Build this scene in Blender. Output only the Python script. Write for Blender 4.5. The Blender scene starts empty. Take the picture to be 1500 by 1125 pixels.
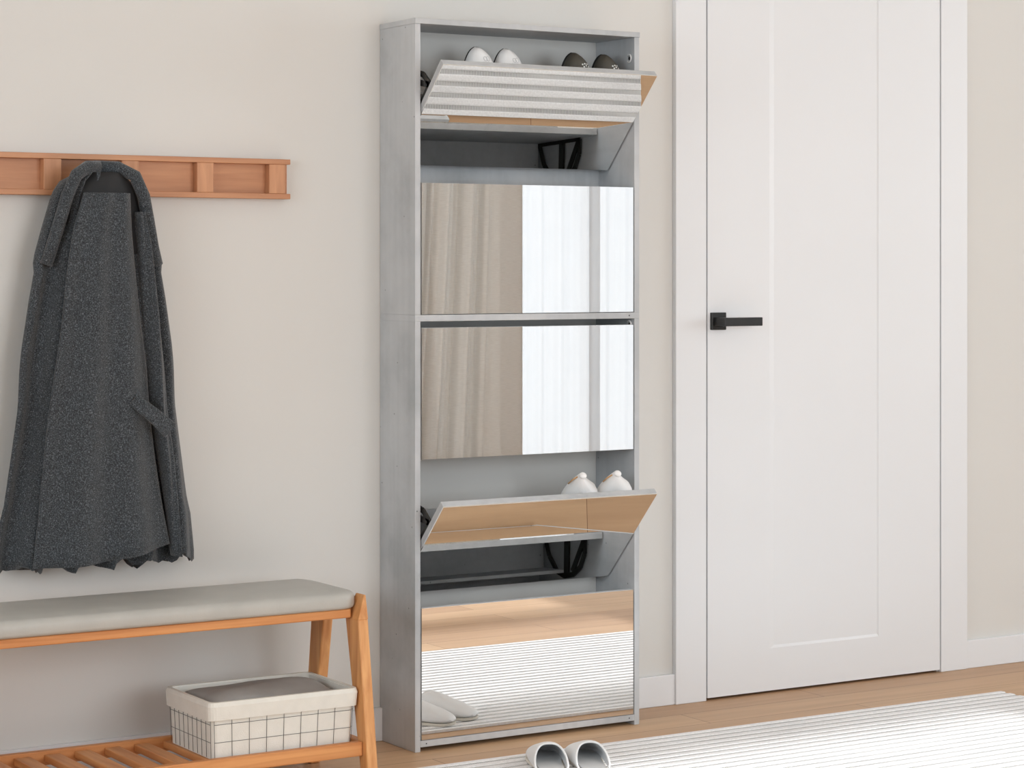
import bpy, bmesh, math, random
from mathutils import Vector, Matrix
R = math.radians
random.seed(4)
scene = bpy.context.scene
COL = scene.collection

# ------------------------------------------------------------------ helpers
def srgb(r, g, b):
    def f(c):
        c /= 255.0
        return c / 12.92 if c <= .04045 else ((c + .055) / 1.055) ** 2.4
    return (f(r), f(g), f(b), 1)

def new_mat(name):
    m = bpy.data.materials.new(name); m.use_nodes = True
    nt = m.node_tree
    b = nt.nodes['Principled BSDF']
    return m, nt, b

def N(nt, typ, **kw):
    n = nt.nodes.new(typ)
    for k, v in kw.items():
        if k.startswith('i_'):
            n.inputs[k[2:].replace('_', ' ')].default_value = v
        else:
            setattr(n, k, v)
    return n

def coords(nt, scale=(1, 1, 1), rot=(0, 0, 0)):
    tc = N(nt, 'ShaderNodeTexCoord'); mp = N(nt, 'ShaderNodeMapping')
    mp.inputs['Scale'].default_value = scale; mp.inputs['Rotation'].default_value = rot
    nt.links.new(tc.outputs['Object'], mp.inputs['Vector'])
    return mp.outputs['Vector']

def ramp(nt, fac, stops):
    r = N(nt, 'ShaderNodeValToRGB')
    el = r.color_ramp.elements
    while len(el) < len(stops): el.new(.5)
    for e, (p, c) in zip(el, stops): e.position = p; e.color = c
    nt.links.new(fac, r.inputs['Fac'])
    return r.outputs['Color']

def mix(nt, fac, a, b, mode='MIX'):
    m = N(nt, 'ShaderNodeMix', data_type='RGBA', blend_type=mode)
    for sock, v in ((m.inputs[0], fac), (m.inputs[6], a), (m.inputs[7], b)):
        if hasattr(v, 'is_linked') or isinstance(v, bpy.types.NodeSocket): nt.links.new(v, sock)
        else: sock.default_value = v
    return m.outputs[2]

def bump(nt, b, h, strength=.2, dist=.002):
    n = N(nt, 'ShaderNodeBump'); n.inputs['Strength'].default_value = strength; n.inputs['Distance'].default_value = dist
    nt.links.new(h, n.inputs['Height']); nt.links.new(n.outputs[0], b.inputs['Normal'])

def plain(name, c, rough=.5, metal=0, var=.04, scale=8, spec=.5, bmp=0, bscale=200):
    m, nt, b = new_mat(name)
    v = coords(nt)
    n = N(nt, 'ShaderNodeTexNoise'); n.inputs['Scale'].default_value = scale; n.inputs['Detail'].default_value = 4
    nt.links.new(v, n.inputs['Vector'])
    lo = tuple(x * (1 - var) for x in c[:3]) + (1,); hi = tuple(min(1, x * (1 + var)) for x in c[:3]) + (1,)
    nt.links.new(ramp(nt, n.outputs['Fac'], [(.3, lo), (.7, hi)]), b.inputs['Base Color'])
    b.inputs['Roughness'].default_value = rough; b.inputs['Metallic'].default_value = metal
    b.inputs['Specular IOR Level'].default_value = spec
    if bmp:
        n2 = N(nt, 'ShaderNodeTexNoise'); n2.inputs['Scale'].default_value = bscale
        nt.links.new(v, n2.inputs['Vector']); bump(nt, b, n2.outputs['Fac'], bmp)
    return m

# ------------------------------------------------------------------ materials
M = {}
M['wall'] = plain('wall_paint', srgb(214, 213, 210), .8, var=.012, scale=1.5, spec=.2, bmp=.05, bscale=300)
M['white'] = plain('white_lacquer', srgb(225, 227, 230), .45, var=.01, scale=2, spec=.4)
M['ceiling'] = plain('ceiling_paint', srgb(240, 238, 234), .9, var=.01)
M['black'] = plain('black_metal', srgb(40, 40, 40), .4, metal=.3)
M['plastic_black'] = plain('black_plastic', srgb(34, 33, 31), .5)
M['plastic_white'] = plain('white_plastic', srgb(225, 225, 225), .4)

def concrete():
    m, nt, b = new_mat('concrete_grey_board')
    v = coords(nt)
    n1 = N(nt, 'ShaderNodeTexNoise'); n1.inputs['Scale'].default_value = 3.2; n1.inputs['Detail'].default_value = 6; n1.inputs['Roughness'].default_value = .6
    nt.links.new(v, n1.inputs['Vector'])
    c1 = ramp(nt, n1.outputs['Fac'], [(.32, srgb(164, 168, 171)), (.52, srgb(189, 192, 195)), (.72, srgb(203, 205, 207))])
    v2 = coords(nt, (60, 60, 2.5))
    n2 = N(nt, 'ShaderNodeTexNoise'); n2.inputs['Scale'].default_value = 1.0; n2.inputs['Detail'].default_value = 3
    nt.links.new(v2, n2.inputs['Vector'])
    c2 = ramp(nt, n2.outputs['Fac'], [(.3, (.86, .86, .86, 1)), (.6, (1, 1, 1, 1))])
    c = mix(nt, .4, c1, c2, 'MULTIPLY')
    vo = N(nt, 'ShaderNodeTexVoronoi'); vo.inputs['Scale'].default_value = 26
    nt.links.new(v, vo.inputs['Vector'])
    dots = ramp(nt, vo.outputs['Distance'], [(.035, (.25, .25, .25, 1)), (.06, (1, 1, 1, 1))])
    c = mix(nt, .8, c, dots, 'MULTIPLY')
    nt.links.new(c, b.inputs['Base Color'])
    b.inputs['Roughness'].default_value = .5; b.inputs['Specular IOR Level'].default_value = .35
    return m
M['concrete'] = concrete()

def wood(name, dark, light, grain=(1.2, 26, 26), rough=.45, spec=.4):
    m, nt, b = new_mat(name)
    v = coords(nt, grain)
    n = N(nt, 'ShaderNodeTexNoise'); n.inputs['Scale'].default_value = 2.2; n.inputs['Detail'].default_value = 6; n.inputs['Distortion'].default_value = .6
    nt.links.new(v, n.inputs['Vector'])
    nt.links.new(ramp(nt, n.outputs['Fac'], [(.3, dark), (.7, light)]), b.inputs['Base Color'])
    b.inputs['Roughness'].default_value = rough; b.inputs['Specular IOR Level'].default_value = spec
    return m
M['oak'] = wood('orange_oak_along', srgb(186, 118, 66), srgb(220, 158, 100))
M['oak_up'] = wood('orange_oak_upright', srgb(190, 126, 72), srgb(226, 170, 112), (26, 26, 1.4))
M['oak_deep'] = wood('orange_oak_across', srgb(186, 120, 70), srgb(220, 160, 104), (26, 1.4, 26))
M['beech'] = wood('beech_along', srgb(176, 122, 88), srgb(200, 146, 108), (1.5, 22, 22))
M['beech_up'] = wood('beech_upright', srgb(176, 124, 90), srgb(204, 150, 112), (22, 22, 2))

def floor_mat():
    m, nt, b = new_mat('floor_planks')
    v = coords(nt)
    br = N(nt, 'ShaderNodeTexBrick'); br.offset = .37; br.squash = 1
    br.inputs['Scale'].default_value = 1; br.inputs['Mortar Size'].default_value = .0011
    br.inputs['Brick Width'].default_value = 1.25; br.inputs['Row Height'].default_value = .125
    br.inputs['Mortar Smooth'].default_value = .2; br.inputs['Bias'].default_value = 0
    br.inputs['Color1'].default_value = srgb(186, 149, 116); br.inputs['Color2'].default_value = srgb(206, 171, 135)
    br.inputs['Mortar'].default_value = srgb(128, 94, 68)
    nt.links.new(v, br.inputs['Vector'])
    v2 = coords(nt, (1.0, 16, 1))
    n = N(nt, 'ShaderNodeTexNoise'); n.inputs['Scale'].default_value = 2.2; n.inputs['Detail'].default_value = 7; n.inputs['Distortion'].default_value = .5
    nt.links.new(v2, n.inputs['Vector'])
    c = ramp(nt, n.outputs['Fac'], [(.3, (.82, .80, .78, 1)), (.65, (1, 1, 1, 1))])
    nt.links.new(mix(nt, .75, br.outputs['Color'], c, 'MULTIPLY'), b.inputs['Base Color'])
    b.inputs['Roughness'].default_value = .45; b.inputs['Specular IOR Level'].default_value = .35
    return m
M['floor'] = floor_mat()

def mirror_mat():
    m, nt, b = new_mat('mirror_glass')
    b.inputs['Base Color'].default_value = (.93, .935, .93, 1)
    b.inputs['Metallic'].default_value = 1; b.inputs['Roughness'].default_value = 0.0
    n = N(nt, 'ShaderNodeTexNoise'); n.inputs['Scale'].default_value = 2
    nt.links.new(ramp(nt, n.outputs['Fac'], [(0, (.925, .93, .925, 1)), (1, (.935, .94, .935, 1))]), b.inputs['Base Color'])
    return m
M['mirror'] = mirror_mat()

def wool():
    m, nt, b = new_mat('dark_grey_wool')
    v = coords(nt)
    n = N(nt, 'ShaderNodeTexNoise'); n.inputs['Scale'].default_value = 420; n.inputs['Detail'].default_value = 3
    nt.links.new(v, n.inputs['Vector'])
    c = ramp(nt, n.outputs['Fac'], [(.3, srgb(38, 41, 44)), (.55, srgb(68, 72, 76)), (.72, srgb(112, 118, 123))])
    nt.links.new(c, b.inputs['Base Color'])
    b.inputs['Roughness'].default_value = .95; b.inputs['Specular IOR Level'].default_value = .1
    b.inputs['Sheen Weight'].default_value = .25
    bump(nt, b, n.outputs['Fac'], .5, .002)
    return m
M['wool'] = wool()
M['lining'] = plain('black_lining', srgb(26, 26, 28), .7, var=.1)
M['leather'] = plain('grey_leather', srgb(176, 175, 170), .42, var=.05, scale=14, spec=.45, bmp=.12, bscale=260)
M['canvas'] = plain('cream_canvas', srgb(222, 221, 214), .9, var=.03, scale=40, spec=.1, bmp=.25, bscale=500)
M['wire'] = plain('dark_wire', srgb(92, 92, 90), .5)
M['blanket'] = plain('grey_blanket', srgb(152, 150, 147), .8, var=.06, scale=20, spec=.2, bmp=.2, bscale=260)
M['shoe_white'] = plain('white_shoe_leather', srgb(240, 240, 240), .5, var=.01)
M['shoe_black'] = plain('dark_shoe_rubber', srgb(74, 70, 62), .6, var=.06)
M['sole_dark'] = plain('black_rubber', srgb(24, 24, 24), .6)
M['sole_tan'] = plain('tan_sole', srgb(206, 184, 150), .7)
M['slipper'] = plain('white_slipper', srgb(232, 233, 234), .55, var=.015)
M['slipper_sole'] = plain('cream_sole', srgb(222, 216, 204), .7)
M['insole'] = plain('grey_insole', srgb(196, 198, 199), .8, var=.03)
M['tan_edge'] = plain('tan_leather_edge', srgb(190, 150, 105), .6)
M['dot'] = plain('white_perforation', srgb(235, 235, 232), .6)

def rug_mat():
    m, nt, b = new_mat('white_ribbed_rug')
    v = coords(nt)
    n = N(nt, 'ShaderNodeTexNoise'); n.inputs['Scale'].default_value = 160; n.inputs['Detail'].default_value = 3
    nt.links.new(v, n.inputs['Vector'])
    c = ramp(nt, n.outputs['Fac'], [(.3, srgb(228, 228, 229)), (.7, srgb(243, 243, 244))])
    v2 = coords(nt, (1.6, 7, 1))
    n2 = N(nt, 'ShaderNodeTexNoise'); n2.inputs['Scale'].default_value = 2.4; n2.inputs['Detail'].default_value = 5
    nt.links.new(v2, n2.inputs['Vector'])
    c2 = ramp(nt, n2.outputs['Fac'], [(.3, (.9, .9, .905, 1)), (.5, (1, 1, 1, 1))])
    nt.links.new(mix(nt, .8, c, c2, 'MULTIPLY'), b.inputs['Base Color'])
    b.inputs['Roughness'].default_value = .95; b.inputs['Specular IOR Level'].default_value = .1
    bump(nt, b, n.outputs['Fac'], .3, .002)
    return m
M['rug'] = rug_mat()
def seam():
    m, nt, b = new_mat('grey_rug_groove')
    v = coords(nt)
    wv = N(nt, 'ShaderNodeTexWave'); wv.bands_direction = 'X'; wv.inputs['Scale'].default_value = 55; wv.inputs['Distortion'].default_value = .6
    nt.links.new(v, wv.inputs['Vector'])
    hs = ramp(nt, wv.outputs['Fac'], [(.3, srgb(124, 124, 124)), (.55, srgb(214, 214, 214))])
    n = N(nt, 'ShaderNodeTexNoise'); n.inputs['Scale'].default_value = 2.2; n.inputs['Detail'].default_value = 5
    nt.links.new(coords(nt, (1.3, 12, 1)), n.inputs['Vector'])
    fac = ramp(nt, n.outputs['Fac'], [(.4, (1, 1, 1, 1)), (.62, (.15, .15, .15, 1))])
    nt.links.new(mix(nt, fac, srgb(206, 206, 206), hs), b.inputs['Base Color'])
    b.inputs['Roughness'].default_value = .95
    return m
M['rug_line'] = seam()

def linen():
    m, nt, b = new_mat('beige_linen_curtain')
    v = coords(nt, (30, 30, 500))
    n = N(nt, 'ShaderNodeTexNoise'); n.inputs['Scale'].default_value = 1; n.inputs['Detail'].default_value = 2
    nt.links.new(v, n.inputs['Vector'])
    nt.links.new(ramp(nt, n.outputs['Fac'], [(.3, srgb(226, 225, 223)), (.7, srgb(240, 240, 239))]), b.inputs['Base Color'])
    b.inputs['Roughness'].default_value = .9; b.inputs['Specular IOR Level'].default_value = .1
    tr = N(nt, 'ShaderNodeBsdfTranslucent'); tr.inputs['Color'].default_value = srgb(228, 226, 222)
    ms = N(nt, 'ShaderNodeMixShader'); ms.inputs[0].default_value = .22
    out = nt.nodes['Material Output']
    nt.links.new(b.outputs[0], ms.inputs[1]); nt.links.new(tr.outputs[0], ms.inputs[2]); nt.links.new(ms.outputs[0], out.inputs[0])
    return m
M['linen'] = linen()

def sheer():
    m, nt, b = new_mat('sheer_white_voile')
    b.inputs['Base Color'].default_value = (.86, .87, .88, 1); b.inputs['Roughness'].default_value = .9
    n = N(nt, 'ShaderNodeTexNoise'); n.inputs['Scale'].default_value = 5
    nt.links.new(coords(nt), n.inputs['Vector'])
    nt.links.new(ramp(nt, n.outputs['Fac'], [(.3, (.84, .85, .86, 1)), (.7, (.9, .9, .9, 1))]), b.inputs['Base Color'])
    tr = N(nt, 'ShaderNodeBsdfTranslucent'); tr.inputs['Color'].default_value = (.8, .82, .84, 1)
    ms = N(nt, 'ShaderNodeMixShader'); ms.inputs[0].default_value = .42
    tp = N(nt, 'ShaderNodeBsdfTransparent')
    m2 = N(nt, 'ShaderNodeMixShader'); m2.inputs[0].default_value = .18
    out = nt.nodes['Material Output']
    nt.links.new(b.outputs[0], ms.inputs[1]); nt.links.new(tr.outputs[0], ms.inputs[2])
    nt.links.new(ms.outputs[0], m2.inputs[1]); nt.links.new(tp.outputs[0], m2.inputs[2]); nt.links.new(m2.outputs[0], out.inputs[0])
    return m
M['sheer'] = sheer()

def pane():
    m, nt, b = new_mat('window_glass')
    g = N(nt, 'ShaderNodeBsdfGlossy'); g.inputs['Roughness'].default_value = .02
    tp = N(nt, 'ShaderNodeBsdfTransparent')
    fr = N(nt, 'ShaderNodeFresnel'); fr.inputs['IOR'].default_value = 1.2
    ms = N(nt, 'ShaderNodeMixShader')
    nt.links.new(fr.outputs[0], ms.inputs[0]); nt.links.new(tp.outputs[0], ms.inputs[1]); nt.links.new(g.outputs[0], ms.inputs[2])
    nt.links.new(ms.outputs[0], nt.nodes['Material Output'].inputs[0])
    return m
M['glass'] = pane()

# ------------------------------------------------------------------ mesh tools
def box(bm, x0, x1, y0, y1, z0, z1, mtx=None):
    vs = [bm.verts.new((x, y, z)) for z in (z0, z1) for y in (y0, y1) for x in (x0, x1)]
    for f in ((0, 2, 3, 1), (4, 5, 7, 6), (0, 1, 5, 4), (2, 6, 7, 3), (0, 4, 6, 2), (1, 3, 7, 5)):
        bm.faces.new([vs[i] for i in f])
    if mtx is not None:
        for v in vs: v.co = mtx @ v.co
    return vs

def boxes(*bs):
    bm = bmesh.new()
    for b in bs: box(bm, *b)
    return bm

def hexa(bm, p):            # 8 points: bottom 4 (ccw) then top 4
    vs = [bm.verts.new(q) for q in p]
    for f in ((3, 2, 1, 0), (4, 5, 6, 7), (0, 1, 5, 4), (1, 2, 6, 5), (2, 3, 7, 6), (3, 0, 4, 7)):
        bm.faces.new([vs[i] for i in f])

def loft(rings, closed=True, caps=True, bm=None):
    bm = bm or bmesh.new()
    vr = [[bm.verts.new(p) for p in r] for r in rings]
    n = len(rings[0])
    for a, b in zip(vr, vr[1:]):
        for i in range(n if closed else n - 1):
            j = (i + 1) % n
            bm.faces.new((a[i], a[j], b[j], b[i]))
    if caps and closed:
        bm.faces.new(list(reversed(vr[0]))); bm.faces.new(vr[-1])
    return bm

def tube(bm, pts, r, n=8):
    pts = [Vector(p) for p in pts]; rings = []
    for i, p in enumerate(pts):
        t = (pts[min(i + 1, len(pts) - 1)] - pts[max(i - 1, 0)]).normalized()
        u = t.orthogonal().normalized() if i == 0 else (u - t * u.dot(t)).normalized()
        w = t.cross(u)
        rings.append([p + (u * math.cos(2 * math.pi * k / n) + w * math.sin(2 * math.pi * k / n)) * r for k in range(n)])
    return loft(rings, bm=bm)

def obj(name, bm, mat, parent=None, loc=(0, 0, 0), rot=(0, 0, 0), bevel=0, seg=2, smooth=False, solid=0, sub=0, offset=-1):
    bmesh.ops.recalc_face_normals(bm, faces=bm.faces)
    me = bpy.data.meshes.new(name); bm.to_mesh(me); bm.free()
    if smooth:
        for p in me.polygons: p.use_smooth = True
    me.materials.append(mat)
    o = bpy.data.objects.new(name, me); COL.objects.link(o)
    o.location = loc; o.rotation_euler = rot
    if parent: o.parent = parent
    if solid:
        s = o.modifiers.new('solid', 'SOLIDIFY'); s.thickness = solid; s.offset = offset
    if bevel:
        b = o.modifiers.new('bevel', 'BEVEL'); b.width = bevel; b.segments = seg; b.limit_method = 'ANGLE'; b.angle_limit = R(35)
        if not smooth: b.harden_normals = False
    if sub:
        s = o.modifiers.new('sub', 'SUBSURF'); s.levels = sub; s.render_levels = sub
    return o

def tag(o, label, cat, group=None):
    o['label'] = label; o['category'] = cat
    if group: o['group'] = group
    return o

def thing(name, label, cat, loc=(0, 0, 0), rot=(0, 0, 0), group=None):
    o = bpy.data.objects.new(name, None); COL.objects.link(o)
    o.empty_display_size = .1
    o.location = loc; o.rotation_euler = rot
    return tag(o, label, cat, group)

def struct(name, bm, mat, **kw):
    o = obj(name, bm, mat, **kw)
    if not o.parent: o['kind'] = 'structure'
    return o

# ------------------------------------------------------------------ room shell
XL, XR, YF, H = -4.2, 5.2, -5.8, 2.7
struct('floor', boxes((XL - .1, XR + .1, YF - .1, .2, -.1, 0)), M['floor'])
struct('ceiling', boxes((XL - .1, XR + .1, YF - .1, .2, H, H + .1)), M['ceiling'])
struct('wall_back', boxes((XL, .952, 0, .1, 0, H), (1.752, XR, 0, .1, 0, H), (.952, 1.752, 0, .1, 2.08, H), (.952, 1.752, .06, .1, 0, 2.08)), M['wall'])  # last box is an added backing that keeps the door gaps dark
RW = (-3.6, -1.2, .8, 2.3)  # opening for the added right-hand window
struct('wall_right', boxes((XR, XR + .1, YF, RW[0], 0, H), (XR, XR + .1, RW[1], .1, 0, H),
                           (XR, XR + .1, RW[0], RW[1], 0, RW[2]), (XR, XR + .1, RW[0], RW[1], RW[3], H)), M['wall'])
# left wall with a window opening (y -4.3..-1.2)
LW = (-4.4, -1.3, .75, 2.3)
struct('wall_left', boxes((XL - .1, XL, YF, LW[0], 0, H), (XL - .1, XL, LW[1], .1, 0, H),
                          (XL - .1, XL, LW[0], LW[1], 0, LW[2]), (XL - .1, XL, LW[0], LW[1], LW[3], H)), M['wall'])
# front wall (behind the camera) with two openings
FA = (-1.0, 1.88, .55, 2.42)     # sunny window
FB = (3.15, 5.15, .04, 2.35)     # glazed opening behind the voile
struct('wall_front', boxes((XL, FA[0], YF - .12, YF, 0, H), (FA[1], FB[0], YF - .12, YF, 0, H), (FB[1], XR, YF - .12, YF, 0, H),
                           (FA[0], FA[1], YF - .12, YF, 0, FA[2]), (FA[0], FA[1], YF - .12, YF, FA[3], H),
                           (FB[0], FB[1], YF - .12, YF, 0, FB[2]), (FB[0], FB[1], YF - .12, YF, FB[3], H)), M['wall'])

def window(n, axis, a0, a1, z0, z1, c, verts, horiz, w=.05):
    """frame in the plane axis=c, spanning a0..a1, z0..z1"""
    def bx(p0, p1, q0, q1, d0=-.03, d1=.03):
        return (p0, p1, c + d0, c + d1, q0, q1) if axis == 'y' else (c + d0, c + d1, p0, p1, q0, q1)
    bs = [bx(a0, a0 + w, z0, z1), bx(a1 - w, a1, z0, z1), bx(a0 + w, a1 - w, z0, z0 + w), bx(a0 + w, a1 - w, z1 - w, z1)]
    for v in verts: bs.append(bx(v - w / 2, v + w / 2, z0 + w, z1 - w, -.025, .025))
    for h in horiz: bs.append(bx(a0 + w, a1 - w, h - w / 2, h + w / 2, -.02, .02))
    fr = struct('window_%d' % n, boxes(*bs), M['white'])
    obj('pane', boxes(bx(a0 + w, a1 - w, z0 + w, z1 - w, -.002, .002)), M['glass'], fr)
    return fr
window(1, 'y', FA[0], FA[1], FA[2], FA[3], YF - .06, (.35,), (1.80,), .08)
window(2, 'y', FB[0], FB[1], FB[2], FB[3], YF - .06, (3.75, 4.25, 4.72), (), .06)
window(3, 'x', LW[0], LW[1], LW[2], LW[3], XL - .05, (-2.85,), (), .06)

window(4, 'x', RW[0], RW[1], RW[2], RW[3], XR + .05, (-2.4,), (), .06)  # unseen window, added to brighten the right side of the room
# baseboards, door casing, door
struct('baseboard_back', boxes((XL, -.02, -.012, 0, 0, .078), (-.02, .66, -.012, 0, 0, .078), (.66, .852, -.012, 0, 0, .078), (1.852, XR, -.012, 0, 0, .078)), M['white'], bevel=.002)
struct('baseboard_right', boxes((XR - .012, XR, YF + .012, -.012, 0, .078)), M['white'], bevel=.002)
struct('baseboard_left', boxes((XL, XL + .012, YF + .012, -.012, 0, .078)), M['white'], bevel=.002)
struct('baseboard_front', boxes((XL, FB[0] - .1, YF, YF + .012, 0, .078)), M['white'], bevel=.002)
struct('trim_1', boxes((.852, .949, -.016, .0, 0, 2.18)), M['white'], bevel=.002)
struct('trim_2', boxes((1.755, 1.852, -.016, .0, 0, 2.18)), M['white'], bevel=.002)
struct('trim_3', boxes((.949, 1.755, -.016, .0, 2.083, 2.18)), M['white'], bevel=.002)
def door_bm():
    # slab with one shallow recessed panel, softly bevelled rim
    x0, x1, z0, z1 = .9535, 1.7505, .007, 2.077
    px0, px1, pz0, pz1 = 1.155, 1.53, .118, 1.95
    bm = bmesh.new(); yf, yr, yb = -.0145, -.0115, .04
    o = [(x0, yf, z0), (x1, yf, z0), (x1, yf, z1), (x0, yf, z1)]
    a = [(px0, yf, pz0), (px1, yf, pz0), (px1, yf, pz1), (px0, yf, pz1)]
    g = .018; gr = .0035
    i = [(px0 + g, yr, pz0 + g * .4), (px1 - gr, yr, pz0 + g * .4), (px1 - gr, yr, pz1 - g), (px0 + g, yr, pz1 - g)]
    bk = [(p[0], yb, p[2]) for p in o]
    O, A, I, B = [[bm.verts.new(p) for p in q] for q in (o, a, i, bk)]
    for k in range(4):
        l = (k + 1) % 4
        bm.faces.new((O[k], O[l], A[l], A[k])); bm.faces.new((A[k], A[l], I[l], I[k])); bm.faces.new((O[l], O[k], B[k], B[l]))
    bm.faces.new(I); bm.faces.new(B[::-1])
    return bm
door = struct('door_1', door_bm(), M['white'])
hd = obj('door_handle', boxes((.961, 1.007, -.024, -.0145, .9575, 1.0025)), M['black'], door, bevel=.0015)
obj('lever', boxes((.967, .989, -.060, -.0235, .969, .990), (.967, 1.090, -.070, -.058, .968, .990)), M['black'], hd, bevel=.0015)

# ------------------------------------------------------------------ shoe cabinet
W, D, HT, T = .63, .17, 1.695, .0145
cab = thing('shoe_cabinet', 'tall narrow concrete grey shoe cabinet with five mirrored flap doors, two tilted open', 'shoe cabinet')
for z0, z1 in ((0, .9945), (1.0095, HT - .0125)):
    for x0 in (0, W - T):
        obj('side_panel', boxes((x0, x0 + T, -D, -.001, z0, z1)), M['concrete'], cab, bevel=.0006, seg=1)
obj('middle_panel', boxes((0, W, -D, -.001, .9945, 1.0095)), M['concrete'], cab, bevel=.0006, seg=1)
obj('top_panel', boxes((-.001, W, -D - .003, -.001, HT - .0125, HT)), M['concrete'], cab, bevel=.0006, seg=1)
obj('bottom_panel', boxes((T, W - T, -D, -.001, .0105, .0255)), M['concrete'], cab, bevel=.0006, seg=1)
for z0, z1 in ((1.30, 1.40), (.44, .54)):
    obj('back_rail', boxes((T, W - T, -.016, -.001, z0, z1)), M['concrete'], cab, bevel=.0006, seg=1)
# plastic dowel sockets on the inside of the right panel
for z in (1.632, .979):
    bm = bmesh.new(); tube(bm, [(W - T - .0035, -.152 + .0085 * math.cos(a), z + .0095 * math.sin(a)) for a in [R(40 + 280 * k / 12) for k in range(13)]], .002, 6)
    s = obj('stop_ring', bm, M['plastic_white'], cab, smooth=True)
    bm = bmesh.new(); tube(bm, [(W - T - .003, -.152, z), (W - T, -.152, z)], .0045, 10)
    obj('stop_plug', bm, M['plastic_black'], s)
# small screw dots in the front edges
for (x, z) in ((.60, .018), (.60, 1.002), (.03, .018)):
    bm = bmesh.new(); tube(bm, [(x, -D - .0006, z), (x, -D + .001, z)], .0016, 8)
    obj('screw', bm, M['sole_dark'], cab)

def bar2(bm, x0, x1, a, b, w):
    a, b = Vector(a), Vector(b); d = (b - a).normalized(); n = Vector((-d.y, d.x)) * w / 2
    q = [a - n, b - n, b + n, a + n]
    hexa(bm, [(x0, p.x, p.y) for p in q] + [(x1, p.x, p.y) for p in q])

def bracket_bm(x0, x1):
    bm = bmesh.new()
    bar2(bm, x0, x1, (.021, .034), (.021, .232), .012)               # mounting strip on the door
    bar2(bm, x0, x1, (.021, .228), (.108, .168), .014)
    arc = [(.125 - .012 * (1 - math.cos(t)), .172 - .10 * (1 - math.cos(t)) * .5 - .0 * t) for t in (0, .4, .8)]
    pts = [(.021, .230), (.060, .226), (.095, .205), (.116, .170), (.122, .130), (.112, .096), (.075, .060), (.021, .040)]
    for p, q in zip(pts, pts[1:]): bar2(bm, x0, x1, p, q, .013)
    bar2(bm, x0, x1, (.021, .148), (.120, .140), .022)
    return bm

def make_door(z0, ang, yh):
    d = obj('door', boxes((.017, .6125, .003, .018, 0, .305)), M['concrete'], cab, loc=(0, yh, z0), rot=(R(ang), 0, 0), bevel=.0005, seg=1)
    obj('mirror', boxes((.0176, .6119, 0, .003, .0006, .3044)), M['mirror'], d)
    for x0, x1 in ((.0176, .0221), (.6075, .6119)):
        obj('bracket', bracket_bm(x0, x1), M['plastic_black'], d)
    obj('shoe_shelf', boxes((.0222, .6074, .0185, .112, .028, .036)), M['concrete'], d)
    obj('divider', boxes((.0222, .6074, .106, .114, .0365, .130)), M['concrete'], d)
    return d
for z0 in (.0265, .6745, 1.0105): make_door(z0, 0, -D)
FLAPS = {'low': (.5735, 43.6), 'top': (1.5805, 43.9)}      # height of the top edge, tilt
for k, (zt_, an) in FLAPS.items():
    FLAPS[k] = (zt_ - .305 * math.cos(R(an)), an, -.2712 + .305 * math.sin(R(an)))
    make_door(FLAPS[k][0], an, FLAPS[k][2])

# ------------------------------------------------------------------ shoes
def shoe_rings(st, n=28, up=1.0):
    """st: (y, half width, height, x centre, base z)"""
    rings = []
    for (y, w, h, cx, bz) in st:
        r = []
        for k in range(n):
            a = 2 * math.pi * k / n
            c, s = math.cos(a), math.sin(a)
            x = w * (abs(c) ** .8) * (1 if c > 0 else -1)
            if s >= 0: z = h * (s ** .75)
            else: z = -.004 * abs(s)
            r.append((cx + x, y, bz + .004 + z))
        rings.append(r)
    return rings

def smooth_st(st, sub=4):
    out = []
    for i in range(len(st) - 1):
        p0 = st[max(i - 1, 0)]; p1 = st[i]; p2 = st[i + 1]; p3 = st[min(i + 2, len(st) - 1)]
        for k in range(sub):
            t = k / sub
            out.append(tuple(.5 * ((2 * b) + (-a + c) * t + (2 * a - 5 * b + 4 * c - d) * t * t + (-a + 3 * b - 3 * c + d) * t ** 3)
                             for a, b, c, d in zip(p0, p1, p2, p3)))
    out.append(st[-1])
    return [(y, max(w, .0015), max(h, .0015), cx, bz) for y, w, h, cx, bz in out]

def sole_bm(st, th, grow=.002):
    bm = bmesh.new()
    up = [(cx + (w + grow), y) for y, w, h, cx, bz in st] + [(cx - (w + grow), y) for y, w, h, cx, bz in reversed(st)]
    a = [bm.verts.new((x, y, 0)) for x, y in up]; b = [bm.verts.new((x, y, th)) for x, y in up]
    n = len(up)
    for i in range(n):
        j = (i + 1) % n
        bm.faces.new((a[i], a[j], b[j], b[i]))
    k = n // 2
    for q in (a, b):
        for i in range(k - 1): bm.faces.new((q[i], q[i + 1], q[n - 2 - i], q[n - 1 - i]))
    return bm

# shoes are modelled heel at y=0, toe at y=L, sole on z=0
def low_shoe(root, L, mat, sole, w=.0365, toe_h=.040, th=.007, mouth=True, detail=None):
    st = [(0, .018, .050, 0, 0), (.006 * L / .25, .027, .060, 0, 0), (.15 * L, w * .78, .056, 0, 0), (.35 * L, w * .80, .056, 0, 0), (.55 * L, w * .92, .054, 0, 0),
          (.70 * L, w, .050, 0, 0), (.80 * L, w * .97, toe_h * .96, -.000, 0), (.90 * L, w * .74, toe_h * .80, -.004, 0), (.965 * L, w * .44, toe_h * .56, -.008, 0), (L, w * .14, toe_h * .30, -.010, 0)]
    st = smooth_st(st, 5)
    bm = loft(shoe_rings(st))
    if mouth:
        kill = [f for f in bm.faces if f.calc_center_median().z > .040 and .05 * L < f.calc_center_median().y < .52 * L and abs(f.calc_center_median().x) < w * .62]
        bmesh.ops.delete(bm, geom=kill, context='FACES')
    bmesh.ops.translate(bm, verts=bm.verts, vec=(0, 0, th * .6))
    obj('upper', bm, mat, root, smooth=True, solid=.002, offset=0)
    obj('sole', sole_bm(st, th, .0008), sole, root, bevel=.001)
    return st

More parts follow.
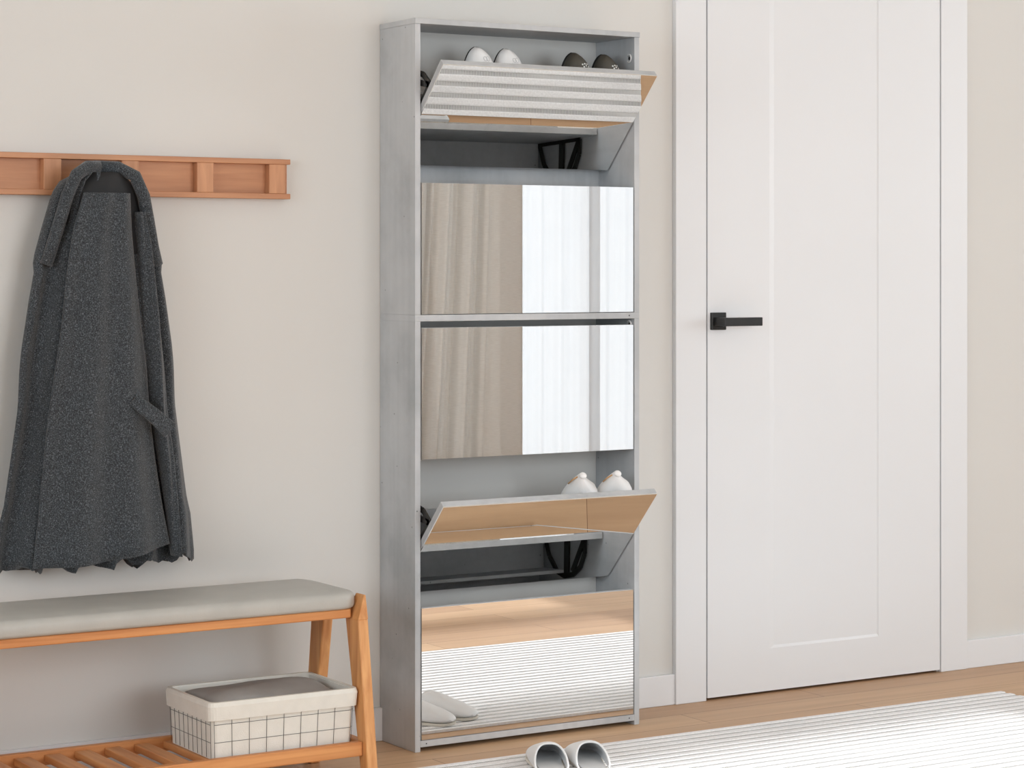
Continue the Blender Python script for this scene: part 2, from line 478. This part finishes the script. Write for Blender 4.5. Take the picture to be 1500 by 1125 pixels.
def on_upper(st, x, y, th=.007, lift=0):
    for a, b in zip(st, st[1:]):
        if a[0] <= y <= b[0]:
            t = (y - a[0]) / max(b[0] - a[0], 1e-6); w, h, cx = [a[k] + (b[k] - a[k]) * t for k in (1, 2, 3)]
            c = min(.97, abs(x) / w) ** 1.25
            return Vector((cx + x, y, .004 + h * math.sqrt(1 - c * c) ** .75 + th * .6 + lift))
    return Vector((x, y, .02))

def stand_in_flap(root, flap, x, ly, lz, toe_up=True, lean=0, turn=0):
    """stand a shoe on end inside a flap: its length runs along the flap, its sole faces the wall"""
    fz, an, fy = FLAPS[flap]; th = R(an)
    Fm = Matrix.Translation((0, fy, fz)) @ Matrix.Rotation(th, 4, 'X')
    # shoe axes -> flap axes : length y -> local z ; top (z) -> local -y (toward the door)
    B = Matrix(((1, 0, 0, 0), (0, 0, -1, 0), (0, 1, 0, 0), (0, 0, 0, 1)))
    if not toe_up:
        B = Matrix(((-1, 0, 0, 0), (0, 0, -1, 0), (0, -1, 0, 0), (0, 0, 0, 1)))
    Mx = Fm @ Matrix.Translation((x, ly, lz)) @ Matrix.Rotation(R(turn), 4, 'Z') @ Matrix.Rotation(R(lean), 4, 'X') @ B
    root.location = Mx.to_translation(); root.rotation_euler = Mx.to_euler()

def stand_upright(root, x, tilt=19):
    # heel down in the bin, toe up, sole toward the wall
    B = Matrix(((1, 0, 0, 0), (0, 0, -1, 0), (0, 1, 0, 0), (0, 0, 0, 1)))
    Mx = Matrix.Translation((x, -.060, 1.452)) @ Matrix.Rotation(R(tilt), 4, 'X') @ B
    root.location = Mx.to_translation(); root.rotation_euler = Mx.to_euler()

# white embossed pair and dark perforated pair, toes up in the top flap
for x, lab in ((.200, 'white shoe with embossed toe standing toe up in top flap, left end'),
               (.281, 'white shoe with embossed toe in top flap, between its twin and the dark shoes')):
    t = thing('white_shoe', lab, 'shoe', group='white shoes in the top flap')
    L = .200
    st = low_shoe(t, L, M['shoe_white'], M['sole_dark'], th=.003)
    bm = bmesh.new()                                       # embossed ring emblem on the toe
    for cx_ in (.003, .011):
        tube(bm, [on_upper(st, cx_ + .0046 * math.cos(a), .1815 + .0046 * math.sin(a), th=.003, lift=.0014) for a in [2 * math.pi * k / 14 for k in range(15)]], .0006, 5)
    for k in range(2): tube(bm, [on_upper(st, q, .1740 - .0030 * k, th=.003, lift=.0014) for q in (-.006, .0, .006, .012)], .0006, 5)
    obj('embossing', bm, M['insole'], t, smooth=True)
    stand_upright(t, x)
for x, lab in ((.474, 'dark grey rubber clog with white toe holes in top flap, left of its twin'),
               (.562, 'dark grey rubber clog with white toe holes at the right end of top flap')):
    t = thing('rubber_clog', lab, 'shoe', group='dark clogs in the top flap')
    L = .200
    st = low_shoe(t, L, M['shoe_black'], M['sole_dark'], w=.0365, toe_h=.040)
    bm = bmesh.new()
    for u, v in ((.002, .1815), (.0095, .1830), (.005, .1765), (.0125, .1785), (.0175, .1815), (.021, .1755)):
        p = on_upper(st, u, v, lift=.0016)
        e = (on_upper(st, u + .002, v) - on_upper(st, u - .002, v)).normalized(); f = (on_upper(st, u, v + .002) - on_upper(st, u, v - .002)).normalized()
        nn = e.cross(f).normalized(); f = nn.cross(e)
        Rm = Matrix((e, f, nn)).transposed().to_4x4()
        bmesh.ops.create_icosphere(bm, subdivisions=2, radius=.0024, matrix=Matrix.Translation(p) @ Rm @ Matrix.Diagonal((1.1, .9, .35, 1)))
    obj('toe_holes', bm, M['dot'], t, smooth=True)
    stand_upright(t, x)
# white heels up in the lower flap
for x, lab, ln in ((.450, 'white pointed shoe standing heel up in lower open flap, left of its twin', 0), (.550, 'white pointed shoe standing heel up in lower open flap, right end', 0)):
    t = thing('white_pointed_shoe', lab, 'shoe', group='white pointed shoes in the lower flap')
    # heel at y=0 narrows to a ball; flares quickly
    st = smooth_st([(0, .005, .008, .030, .012), (.006, .008, .014, .029, .008), (.03, .025, .032, .018, .002), (.056, .044, .044, .004, 0), (.085, .048, .050, 0, 0), (.14, .040, .048, 0, 0), (.19, .034, .038, 0, 0), (.228, .020, .022, 0, 0), (.244, .006, .010, 0, 0)], 5)
    obj('upper', loft(shoe_rings(st)), M['shoe_white'], t, smooth=True)
    bm = bmesh.new(); bmesh.ops.create_uvsphere(bm, u_segments=16, v_segments=10, radius=.0088, matrix=Matrix.Translation((.030, -.002, .020)) @ Matrix.Diagonal((1.1, .8, 1, 1)))
    obj('heel_ball', bm, M['shoe_white'], t, smooth=True)
    bm = bmesh.new(); tube(bm, [(.038, .008, .014), (.0450, .020, .012), (.0520, .034, .012)], .0019, 6)
    obj('trim_band', bm, M['tan_edge'], t, smooth=True)
    stand_in_flap(t, 'low', x, .080, .316, toe_up=False)

# ------------------------------------------------------------------ slippers on the rug (toes to the cabinet)
def make_slipper(label):
    t = thing('slipper', label, 'slipper', group='white slippers on the rug')
    L = .25
    foot = smooth_st([(0, .012, .01, 0, 0), (.012, .030, .01, 0, 0), (.05, .037, .01, 0, 0), (.11, .040, .01, 0, 0), (.17, .050, .01, 0, 0), (.214, .047, .01, 0, 0), (.236, .037, .01, 0, 0), (.246, .022, .01, 0, 0), (L, .006, .01, 0, 0)], 5)
    obj('sole', sole_bm(foot, .009), M['slipper_sole'], t, bevel=.003)
    obj('insole', sole_bm([(y, w * .93, h, cx, bz) for y, w, h, cx, bz in foot], .004, 0), M['insole'], t, loc=(0, 0, .011), bevel=.0015)
    # vamp: open at the back with a raked round mouth
    prof = smooth_st([(0, .050, .072, 0, 0), (.02, .051, .070, 0, 0), (.05, .052, .062, 0, 0), (.085, .050, .050, 0, 0), (.115, .046, .038, 0, 0), (.135, .037, .028, 0, 0), (.146, .024, .018, 0, 0), (.151, .008, .008, 0, 0)], 5)
    rings = []; n = 26
    for (y, w, h, cx, bz) in prof:
        r = []
        for k in range(n + 1):
            a = math.pi * (-.12 + 1.24 * k / n)
            c, s = math.cos(a), math.sin(a)
            zz = .016 + (h - .012) * (s if s > 0 else s * .2)
            yy = L - .151 + y
            # rake the mouth: low parts start further back, near the heel
            low = 1 - max(0, min(1, (zz - .012) / .06))
            yy -= (.055 * low) * max(0, 1 - y / .10)
            xx = w * (abs(c) ** .85) * (1 if c > 0 else -1)
            if s < 0: xx *= .97
            r.append((xx * (1 - .10 * low * max(0, 1 - y / .10)), yy, zz))
        rings.append(r)
    v = obj('vamp', loft(rings, closed=False, caps=False), M['slipper'], t, smooth=True, solid=.004, offset=0)
    bm = bmesh.new(); tube(bm, rings[0], .0034, 8)
    obj('rim', bm, M['slipper'], v, smooth=True)
    t.scale = (.80, .94, .73)
    return t
s = make_slipper('left white slipper of the pair on the rug before the cabinet, toe to the mirror')
an = R(-25); s.location = (.206 + .21 * math.sin(an), -.392 - .21 * math.cos(an), .0072); s.rotation_euler.z = an
s = make_slipper('right white slipper of the pair on the rug before the cabinet, toe to the mirror')
an = R(-23); s.location = (.288 + .21 * math.sin(an), -.424 - .21 * math.cos(an), .0072); s.rotation_euler.z = an

# ------------------------------------------------------------------ rug
def rug_profile(pitch, rib_h, y0, y1):
    pts = []; y = y0
    while y < y1 - 1e-6:
        for u, h in ((0, .64), (.03, .90), (.12, 1), (.5, 1), (.59, .90), (.62, .64), (.98, .64)):
            pts.append((min(y + u * pitch, y1), rib_h * h))
        y += pitch
    pts.append((y1, rib_h * .5))
    return pts
rug = thing('area_rug', 'white ribbed area rug with grey seams lying on the wood floor', 'rug', loc=(.5, -.85, 0))
RX0, RX1, RY0, RY1 = -.66, 1.17, -.49, .512
pr = rug_profile(.0365, .0070, RY0, RY1)
bm = loft([[(x, y, z) for y, z in pr] + [(x, RY1, 0.0005), (x, RY0, 0.0005)] for x in (RX0, RX1)])
obj('pile', bm, M['rug'], rug, smooth=False)
bm = bmesh.new(); y = RY0 + .0365
while y < RY1 - .01:
    box(bm, RX0 + .002, RX1 - .002, y - .0135, y - .0004, .002, .0051); y += .0365
obj('rib_seams', bm, M['rug_line'], rug)

# ------------------------------------------------------------------ coat rack
RK0, RK1 = -1.12, -.2515
rk = thing('coat_rack', 'long beech wood wall rack with square recesses, dark coat hanging from it', 'coat rack', loc=(0, 0, 1.28))
zb, zt = -.0035, .0875
obj('back_board', boxes((RK0, RK1 + .002, -.010, -.0005, zb + .008, zt - .008)), M['beech'], rk)
obj('top_rail', boxes((RK0, RK1, -.034, -.0005, zt - .012, zt)), M['beech'], rk, bevel=.0012)
obj('bottom_rail', boxes((RK0, RK1, -.034, -.0005, zb, zb + .012)), M['beech'], rk, bevel=.0012)
for x0, x1 in ((-.305, -.264), (-.484, -.444), (-.664, -.624), (-.844, -.804), (-1.024, -.984)):
    obj('block', boxes((x0, x1, -.033, -.010, zb + .012, zt - .012)), M['beech_up'], rk, bevel=.0012)
hk = bmesh.new(); tube(hk, [(-.73, -.034, .028), (-.73, -.062, .024), (-.73, -.074, .034), (-.73, -.078, .048)], .006, 10)
obj('hook', hk, M['black'], rk, smooth=True)

# ------------------------------------------------------------------ coat
def sheet(rows, yfun, n=36, thick=.012, zj=None):
    """closed slab: rows of (z, xl, xr); yfun(u, t, z)-> front y; back is a little behind"""
    rings = []
    m = len(rows)
    for i, (z, xl, xr) in enumerate(rows):
        t = i / (m - 1)
        f = []; b = []
        for k in range(n + 1):
            u = k / n; x = xl + (xr - xl) * u; y = yfun(u, t, z)
            e = math.sin(math.pi * min(1, max(0, u))) ** .35
            dz = zj(u, t) if zj else 0
            f.append((x, y, z + dz)); b.append((x, y + thick * (.15 + .85 * e), z + dz))
        rings.append(f + b[::-1])
    return loft(rings)

def interp(pts, m):
    out = []
    z0, z1 = pts[0][0], pts[-1][0]
    for i in range(m):
        z = z0 + (z1 - z0) * i / (m - 1)
        for a, b in zip(pts, pts[1:]):
            if (a[0] >= z >= b[0]):
                t = (a[0] - z) / (a[0] - b[0]) if a[0] != b[0] else 0
                out.append((z,) + tuple(p + (q - p) * t for p, q in zip(a[1:], b[1:]))); break
    return out

CX = -.735                     # line of symmetry of the coat
def mir(pts): return [(z, 2 * CX - xr - .014, xr + .014 * min(1, max(0, (1.33 - z) / .1))) for z, xr in pts]
coat = thing('hanging_coat', 'dark grey wool coat hanging from the beech wall rack above the bench', 'coat', loc=(0, 0, 0))
# back layer: the whole silhouette
sil = [(1.325, -.700), (1.315, -.676), (1.30, -.655), (1.27, -.641), (1.21, -.622), (1.15, -.604), (1.13, -.600), (1.11, -.602), (1.05, -.590), (.945, -.572),
       (.90, -.567), (.82, -.563), (.72, -.548), (.60, -.530), (.59, -.524), (.50, -.514), (.478, -.514)]
def yb(u, t, z): return -.072 - .04 * math.sin(math.pi * u) ** .6 * (1 - .2 * t) - (.010 + .012 * t) * math.sin(u * 34 + 2.5 * t)
obj('back_layer', sheet(interp(mir(sil), 44), yb, 60, .03, lambda u, t: -.010 * t ** 6 * math.sin(u * 40) - .006 * t ** 6 * math.sin(u * 97) + .0 * u), M['wool'], coat, smooth=True)
# right-hand side fold: a lighter ridge falling from the shoulder
fr = [(1.24, -.668, -.648), (1.16, -.662, -.630), (1.0, -.650, -.607), (.90, -.640, -.597), (.80, -.628, -.592), (.70, -.610, -.578), (.60, -.596, -.570), (.50, -.584, -.562), (.487, -.580, -.562)]
def ys(u, t, z): return -.112 - .030 * math.sin(math.pi * u) ** .7 - .006 * math.sin(u * 9 + t * 8)
obj('sleeve', sheet(interp(fr, 36), ys, 16, .035), M['wool'], coat, smooth=True)
# front panel, left of the fold
pf = [(1.26, -.80, -.668), (1.20, -.82, -.672), (1.0, -.84, -.656), (.90, -.855, -.640), (.80, -.87, -.624), (.74, -.88, -.655), (.70, -.88, -.650), (.60, -.89, -.625), (.51, -.90, -.600), (.475, -.905, -.640), (.468, -.905, -.70)]
pf = [(1.28, -.79, -.682), (1.20, -.815, -.678), (1.10, -.83, -.668), (1.0, -.84, -.656), (.90, -.855, -.642), (.80, -.87, -.634), (.70, -.88, -.622), (.60, -.89, -.606), (.52, -.90, -.590), (.497, -.905, -.586)]
def yp(u, t, z): return -.128 - .035 * math.sin(math.pi * u) ** .6 * (.5 + .5 * t) - (.004 + .008 * t) * math.sin(u * 15 + 1.5 + 2 * t)
obj('front_panel', sheet(interp(pf, 44), yp, 44, .02, lambda u, t: -.034 * t ** 8 * (1 - u ** 2 * 1.0)), M['wool'], coat, smooth=True)
# hood / collar folded over the hook
hd_ = [(1.342, -.745, -.705), (1.330, -.775, -.664), (1.305, -.80, -.645), (1.26, -.815, -.634), (1.20, -.82, -.636), (1.17, -.80, -.640)]
bm = bmesh.new()
pth = [(-.745, -.075, 1.338), (-.700, -.10, 1.336), (-.668, -.118, 1.318), (-.648, -.118, 1.275), (-.634, -.11, 1.22), (-.620, -.10, 1.165), (-.608, -.095, 1.125)]
tube(bm, pth, .014, 12)
pth2 = [(2 * CX - x, y, z) for x, y, z in pth]
tube(bm, pth2, .014, 12)
obj('hood_edge', bm, M['wool'], coat, smooth=True)
def yh(u, t, z): return -.10 - .03 * math.sin(math.pi * u)
obj('hood_lining', sheet(interp([(1.325, -.76, -.69), (1.29, -.80, -.655), (1.22, -.82, -.642), (1.15, -.80, -.632)], 14), yh, 20, .02), M['lining'], coat, smooth=True)
# belt tab sticking out of the side
bm = bmesh.new()
a = Vector((-.690, -.165, .835)); b = Vector((-.606, -.170, .765))
d = (b - a).normalized(); nrm = Vector((d.z, 0, -d.x)); rings = []
for k in range(9):
    t = k / 8; p = a.lerp(b, t); w = .014 + .005 * t; yy = -.012 * math.sin(math.pi * t)
    c = p + Vector((0, yy, 0))
    rings.append([c - nrm * w + Vector((0, 0, 0)), c + nrm * w, c + nrm * w + Vector((0, .009, 0)), c - nrm * w + Vector((0, .009, 0))])
obj('belt_tab', loft(rings), M['wool'], coat, bevel=.003)

# ------------------------------------------------------------------ bench
BX0, BX1 = -1.36, -.235
bn = thing('storage_bench', 'orange oak hall bench with grey leather cushion and slatted lower shelf', 'bench')
def rounded_slab(x0, x1, y0, y1, z0, z1, rc, re, nseg=8, dome=.006):
    """plan with rounded corners rc, edges rounded re, slightly domed top"""
    def plan(ins):
        pts = []
        r = max(rc - ins, .002)
        for cx, cy, a0 in ((x1 - rc, y1 - rc, 0), (x0 + rc, y1 - rc, 90), (x0 + rc, y0 + rc, 180), (x1 - rc, y0 + rc, 270)):
            for k in range(nseg + 1):
                a = R(a0 + 90 * k / nseg); pts.append((cx + r * math.cos(a), cy + r * math.sin(a)))
        return pts
    rings = []
    for k in range(4):
        a = math.pi / 2 * k / 3; rings.append([(x, y, z0 + re * .4 * (1 - math.sin(a))) for x, y in plan(re * .4 * (1 - math.cos(a)) if k else re * .4)][:])
    rings = [[(x, y, z0) for x, y in plan(re * .5)], [(x, y, z0 + re * .18) for x, y in plan(re * .15)], [(x, y, z0 + re * .5) for x, y in plan(0)]]
    for k in range(6):
        a = math.pi / 2 * k / 5; rings.append([(x, y, z1 - re + re * math.sin(a)) for x, y in plan(re * (1 - math.cos(a)))])
    rings.append([(x, y, z1 + dome * .5) for x, y in plan(re * 1.8)])
    rings.append([(x, y, z1 + dome) for x, y in plan(rc - .001 if rc > re * 2.4 else re * 2.4)])
    return loft(rings)
obj('cushion', rounded_slab(BX0 + .01, BX1 - .004, -.362, -.095,   .376, .413, .05, .016), M['leather'], bn, smooth=True)
obj('seat_rail', boxes((BX0 + .03, -.262, -.352, -.334,   .356, .3755)), M['oak'], bn, bevel=.003)
obj('seat_rail', boxes((BX0 + .03, -.262, -.205, -.187,   .356, .3755)), M['oak'], bn, bevel=.003)
obj('seat_rail', boxes((-.262, -.240, -.333, -.206,   .356, .3755)), M['oak_deep'], bn, bevel=.003)
obj('seat_board', boxes((BX0 + .035, -.263, -.3335, -.2055,   .370, .3755)), M['oak'], bn)
def leg(x0, x1, yt0, yt1, yb0, yb1, zt):
    bm = bmesh.new()
    hexa(bm, [(x0, yb0, 0), (x1, yb0, 0), (x1, yb1, 0), (x0, yb1, 0), (x0, yt0, zt), (x1, yt0, zt), (x1, yt1, zt), (x0, yt1, zt)])
    return bm
for lx0, lx1 in ((-.2595, -.2345), (BX0 + .005, BX0 + .03)):
    obj('leg', leg(lx0, lx1, -.380, -.318, -.431, -.395, .3555), M['oak_up'], bn, bevel=.004, seg=3)
    obj('leg', leg(lx0, lx1, -.218, -.156, -.152, -.112, .3555), M['oak_up'], bn, bevel=.004, seg=3)
# horn of the front leg wrapping the cushion corner
bm = bmesh.new()
hexa(bm, [(-.2595, -.380, .354), (-.2345, -.380, .354), (-.2345, -.318, .350), (-.2595, -.318, .354), (-.239, -.368, .406), (-.2345, -.368, .406), (-.2345, -.330, .406), (-.239, -.330, .406)])
obj('leg_tip', bm, M['oak_up'], bn, bevel=.0015)
obj('shelf_rail', boxes((BX0 + .02, -.2605, -.402, -.384, .064, .0945)), M['oak'], bn, bevel=.002)
obj('shelf_rail', boxes((BX0 + .02, -.2605, -.132, -.114, .064, .0945)), M['oak'], bn, bevel=.002)
obj('shelf_rail', boxes((-.259, -.2375, -.396, -.135, .070, .0925)), M['oak_deep'], bn, bevel=.002)
x = -.305
while x > BX0 + .06:
    obj('slat', boxes((x - .034, x, -.3835, -.1325, .072, .0875)), M['oak_deep'], bn, bevel=.002)
    x -= .0675

# ------------------------------------------------------------------ basket
def taper_box(b0, b1, rc=.012, n=4):
    """two (x0,x1,y0,y1,z) rectangles -> list of ring point pairs"""
    def plan(x0, x1, y0, y1, z):
        pts = []
        for cx, cy, a0 in ((x1 - rc, y1 - rc, 0), (x0 + rc, y1 - rc, 90), (x0 + rc, y0 + rc, 180), (x1 - rc, y0 + rc, 270)):
            for k in range(n + 1):
                a = R(a0 + 90 * k / n); pts.append((cx + rc * math.cos(a), cy + rc * math.sin(a), z))
        return pts
    return plan(*b0), plan(*b1)
bk = thing('storage_basket', 'cream canvas lined wire basket on the lower bench shelf', 'basket', loc=(0, 0, 0))
ZB = .0885
lo = (-.602, -.274, -.376, -.160, ZB); hi = (-.608, -.270, -.384, -.160, .207)
def lerp_rect(t): return tuple(a + (b - a) * t for a, b in zip(lo, hi))
def rr(rect, rc=.012, n=4, wob=0):
    r, _ = taper_box(rect, rect, rc, n); return r
rings = [rr(lerp_rect(t)) for t in (0, .25, .5, .75, 1)]
inn = [[(p[0], p[1], p[2]) for p in rr(tuple([r[0] + .004, r[1] - .004, r[2] + .004, r[3] - .004, r[4]]), .010)] for r in [lerp_rect(t) for t in (1, .5, .04)]]
obj('liner', loft(rings + inn), M['canvas'], bk, smooth=False)
# folded-over cuff
c1 = lerp_rect(.70); c2 = lerp_rect(1.0)
def grow(r, g, dz=0): return (r[0] - g, r[1] + g, r[2] - g, r[3] + g, r[4] + dz)
sg = 24
def cuff_ring(r, g, dz, wob=0):
    pts = []
    for x, y, z in rr(grow(r, g, dz), .016, 4): pts.append((x, y, z + wob * math.sin(x * 60) * .5 + wob * math.sin(y * 75)))
    return pts
obj('cuff', loft([cuff_ring(c1, .0015, 0, .0012), cuff_ring(c1, .008, -.001, .0012), cuff_ring(c2, .0085, -.006), cuff_ring(c2, .006, .003), cuff_ring(c2, -.002, .003), cuff_ring(c2, -.0045, -.02)][::1], caps=False), M['canvas'], bk, smooth=False, bevel=.0)
# wires
bm = bmesh.new(); wr = .00055
def wire(a, b): tube(bm, [a, b], wr, 5)
def pt(side, s, t):
    r = grow(lerp_rect(t), .0008)
    if side == 'f': return (r[0] + .006 + (r[1] - r[0] - .012) * s, r[2], r[4])
    if side == 'b': return (r[0] + .006 + (r[1] - r[0] - .012) * s, r[3], r[4])
    if side == 'l': return (r[0], r[2] + .006 + (r[3] - r[2] - .012) * s, r[4])
    return (r[1], r[2] + .006 + (r[3] - r[2] - .012) * s, r[4])
for side, cnt in (('f', 8), ('b', 8), ('l', 9), ('r', 9)):
    for k in range(cnt + 1): wire(pt(side, k / cnt, .02), pt(side, k / cnt, .74))
    for t in (.30, .62): wire(pt(side, 0, t), pt(side, 1, t))
obj('wire_grid', bm, M['wire'], bk, smooth=True)
# folded blanket in it
def blanket():
    n = 30; m = 18; rings = []
    x0, x1, y0, y1 = -.590, -.292, -.366, -.176
    for j in range(m + 1):
        v = j / m; r = []
        for i in range(n + 1):
            u = i / n
            e = (max(0, math.sin(math.pi * u)) ** .3) * (max(0, math.sin(math.pi * v)) ** .3)
            z = .188 + .032 * e + .004 * math.sin(u * 7 + v * 3) + .003 * math.sin(v * 9 - u * 4)
            r.append((x0 + (x1 - x0) * u, y0 + (y1 - y0) * v, z))
        rings.append(r + [(x1, r[0][1], .11), (x0, r[0][1], .11)])
    return loft(rings)
tag(obj('folded_blanket', blanket(), M['blanket'], smooth=True), 'grey folded blanket filling the cream basket under the bench', 'blanket')

# ------------------------------------------------------------------ curtains (seen in the mirrors)
def curtain_bm(x0, x1, yc, z0, z1, waves, amp, lean=0, gather=None, n=160, m=14, ph=0):
    rings = []
    for j in range(m + 1):
        t = j / m; z = z1 + (z0 - z1) * t; r = []
        for i in range(n + 1):
            u = i / n
            x = x0 + (x1 - x0) * u + lean * t * (1 - u)
            a = amp * (.75 + .25 * math.sin(5 * u + 2))
            y = yc + a * math.sin(2 * math.pi * waves * u + ph) + .35 * a * math.sin(2 * math.pi * waves * 2.3 * u + 1 + t)
            r.append((x, y, z))
        rings.append(r)
    return loft(rings, closed=False, caps=False)
def drape_bm(x0, x1, yc, z0, z1, n=220, m=16):
    # deep leaning pleats that run out into one flat width at the leading edge
    rings = []
    for j in range(m + 1):
        t = j / m; z = z1 + (z0 - z1) * t; r = []
        for i in range(n + 1):
            u = i / n
            x = x0 + (x1 - x0) * u - .30 * t ** 1.3 * (1 - u) * (u + .35)
            fl = 1 / (1 + math.exp((u - .79) * 60))
            ph = 2 * math.pi * (8.2 * u + .35 * math.sin(6 * u + .4))
            y = yc + fl * (.036 * math.sin(ph) + .012 * math.sin(2.1 * ph + 1 + t) + .006 * math.sin(5 * ph)) + .004 * math.sin(20 * u)
            r.append((x, y, z))
        rings.append(r)
    return loft(rings, closed=False, caps=False)
rod = bmesh.new(); tube(rod, [(2.7, YF + .09, 2.5), (5.1, YF + .09, 2.5)], .013, 12)
tag(obj('curtain_rod', rod, M['black'], smooth=True), 'black curtain rod above the glazed opening behind the camera', 'curtain rod')
tag(obj('linen_curtain', drape_bm(2.80, 3.73, YF + .13, .02, 2.49), M['linen'], smooth=True, solid=.003),
    'beige linen curtain reflected at the left of the mirrored doors', 'curtain')
tag(obj('sheer_curtain', curtain_bm(3.60, 5.1, YF + .045, .02, 2.49, 11, .018, ph=1), M['sheer'], smooth=True),
    'sheer white curtain reflected at the right of the mirrored doors', 'curtain')

# ------------------------------------------------------------------ light
def area(name, loc, rot, sx, sy, power, col=(1, 1, 1)):
    l = bpy.data.lights.new(name, 'AREA'); l.shape = 'RECTANGLE'; l.size = sx; l.size_y = sy; l.energy = power; l.color = col
    o = bpy.data.objects.new(name, l); COL.objects.link(o); o.location = loc; o.rotation_euler = rot
    return o
# daylight entering each window (sky seen through the openings), plus added fill at right
area('daylight_front', ((FA[0] + FA[1]) / 2, YF - .2, (FA[2] + FA[3]) / 2), (R(90), 0, 0), FA[1] - FA[0], FA[3] - FA[2], 125, (.93, .97, 1))
area('daylight_voile', ((FB[0] + FB[1]) / 2, YF - .2, (FB[2] + FB[3]) / 2), (R(90), 0, 0), FB[1] - FB[0], FB[3] - FB[2], 3, (.93, .97, 1))
area('daylight_left', (XL - .2, (LW[0] + LW[1]) / 2, (LW[2] + LW[3]) / 2), (0, R(-90), 0), LW[3] - LW[2], LW[1] - LW[0], 95, (.87, .95, 1))
area('added_fill_right', (XR + .2, (RW[0] + RW[1]) / 2, (RW[2] + RW[3]) / 2), (0, R(90), 0), RW[3] - RW[2], RW[1] - RW[0], 100, (.87, .95, 1))  # added fill lamp for the right side, drape and door
sun = bpy.data.lights.new('sun', 'SUN'); sun.energy = 6.0; sun.angle = R(1.2); sun.color = (.95, .975, 1)
so = bpy.data.objects.new('sun', sun); COL.objects.link(so); so.location = (0, -9, 5)
sd = Vector((-.06, 1, -.44)).normalized()
so.rotation_euler = sd.to_track_quat('-Z', 'Y').to_euler()

w = bpy.data.worlds.new('world'); scene.world = w; w.use_nodes = True
bg = w.node_tree.nodes['Background']; bg.inputs[0].default_value = (.86, .93, 1, 1); bg.inputs[1].default_value = 1.0

# ------------------------------------------------------------------ camera
cam = bpy.data.cameras.new('camera'); co = bpy.data.objects.new('camera', cam); COL.objects.link(co)
cam.sensor_width = 36; cam.lens = 3371.68 / 1500 * 36
cam.shift_y = (390.38 - 562.5) / 1500
co.location = (-2.60551, -4.79994, 1.12155); co.rotation_euler = (R(90), 0, -R(31.7809))
cam.clip_start = .05
scene.camera = co
scene.view_settings.view_transform = 'Standard'; scene.view_settings.look = 'None'
scene.view_settings.gamma = 1; scene.view_settings.exposure = -0.22
scene.view_settings.use_curve_mapping = False
scene.cycles.max_bounces = 12; scene.cycles.diffuse_bounces = 6; scene.cycles.glossy_bounces = 6
scene.cycles.transparent_max_bounces = 12
scene.cycles.use_denoising = True
scene.cycles.sample_clamp_indirect = 6
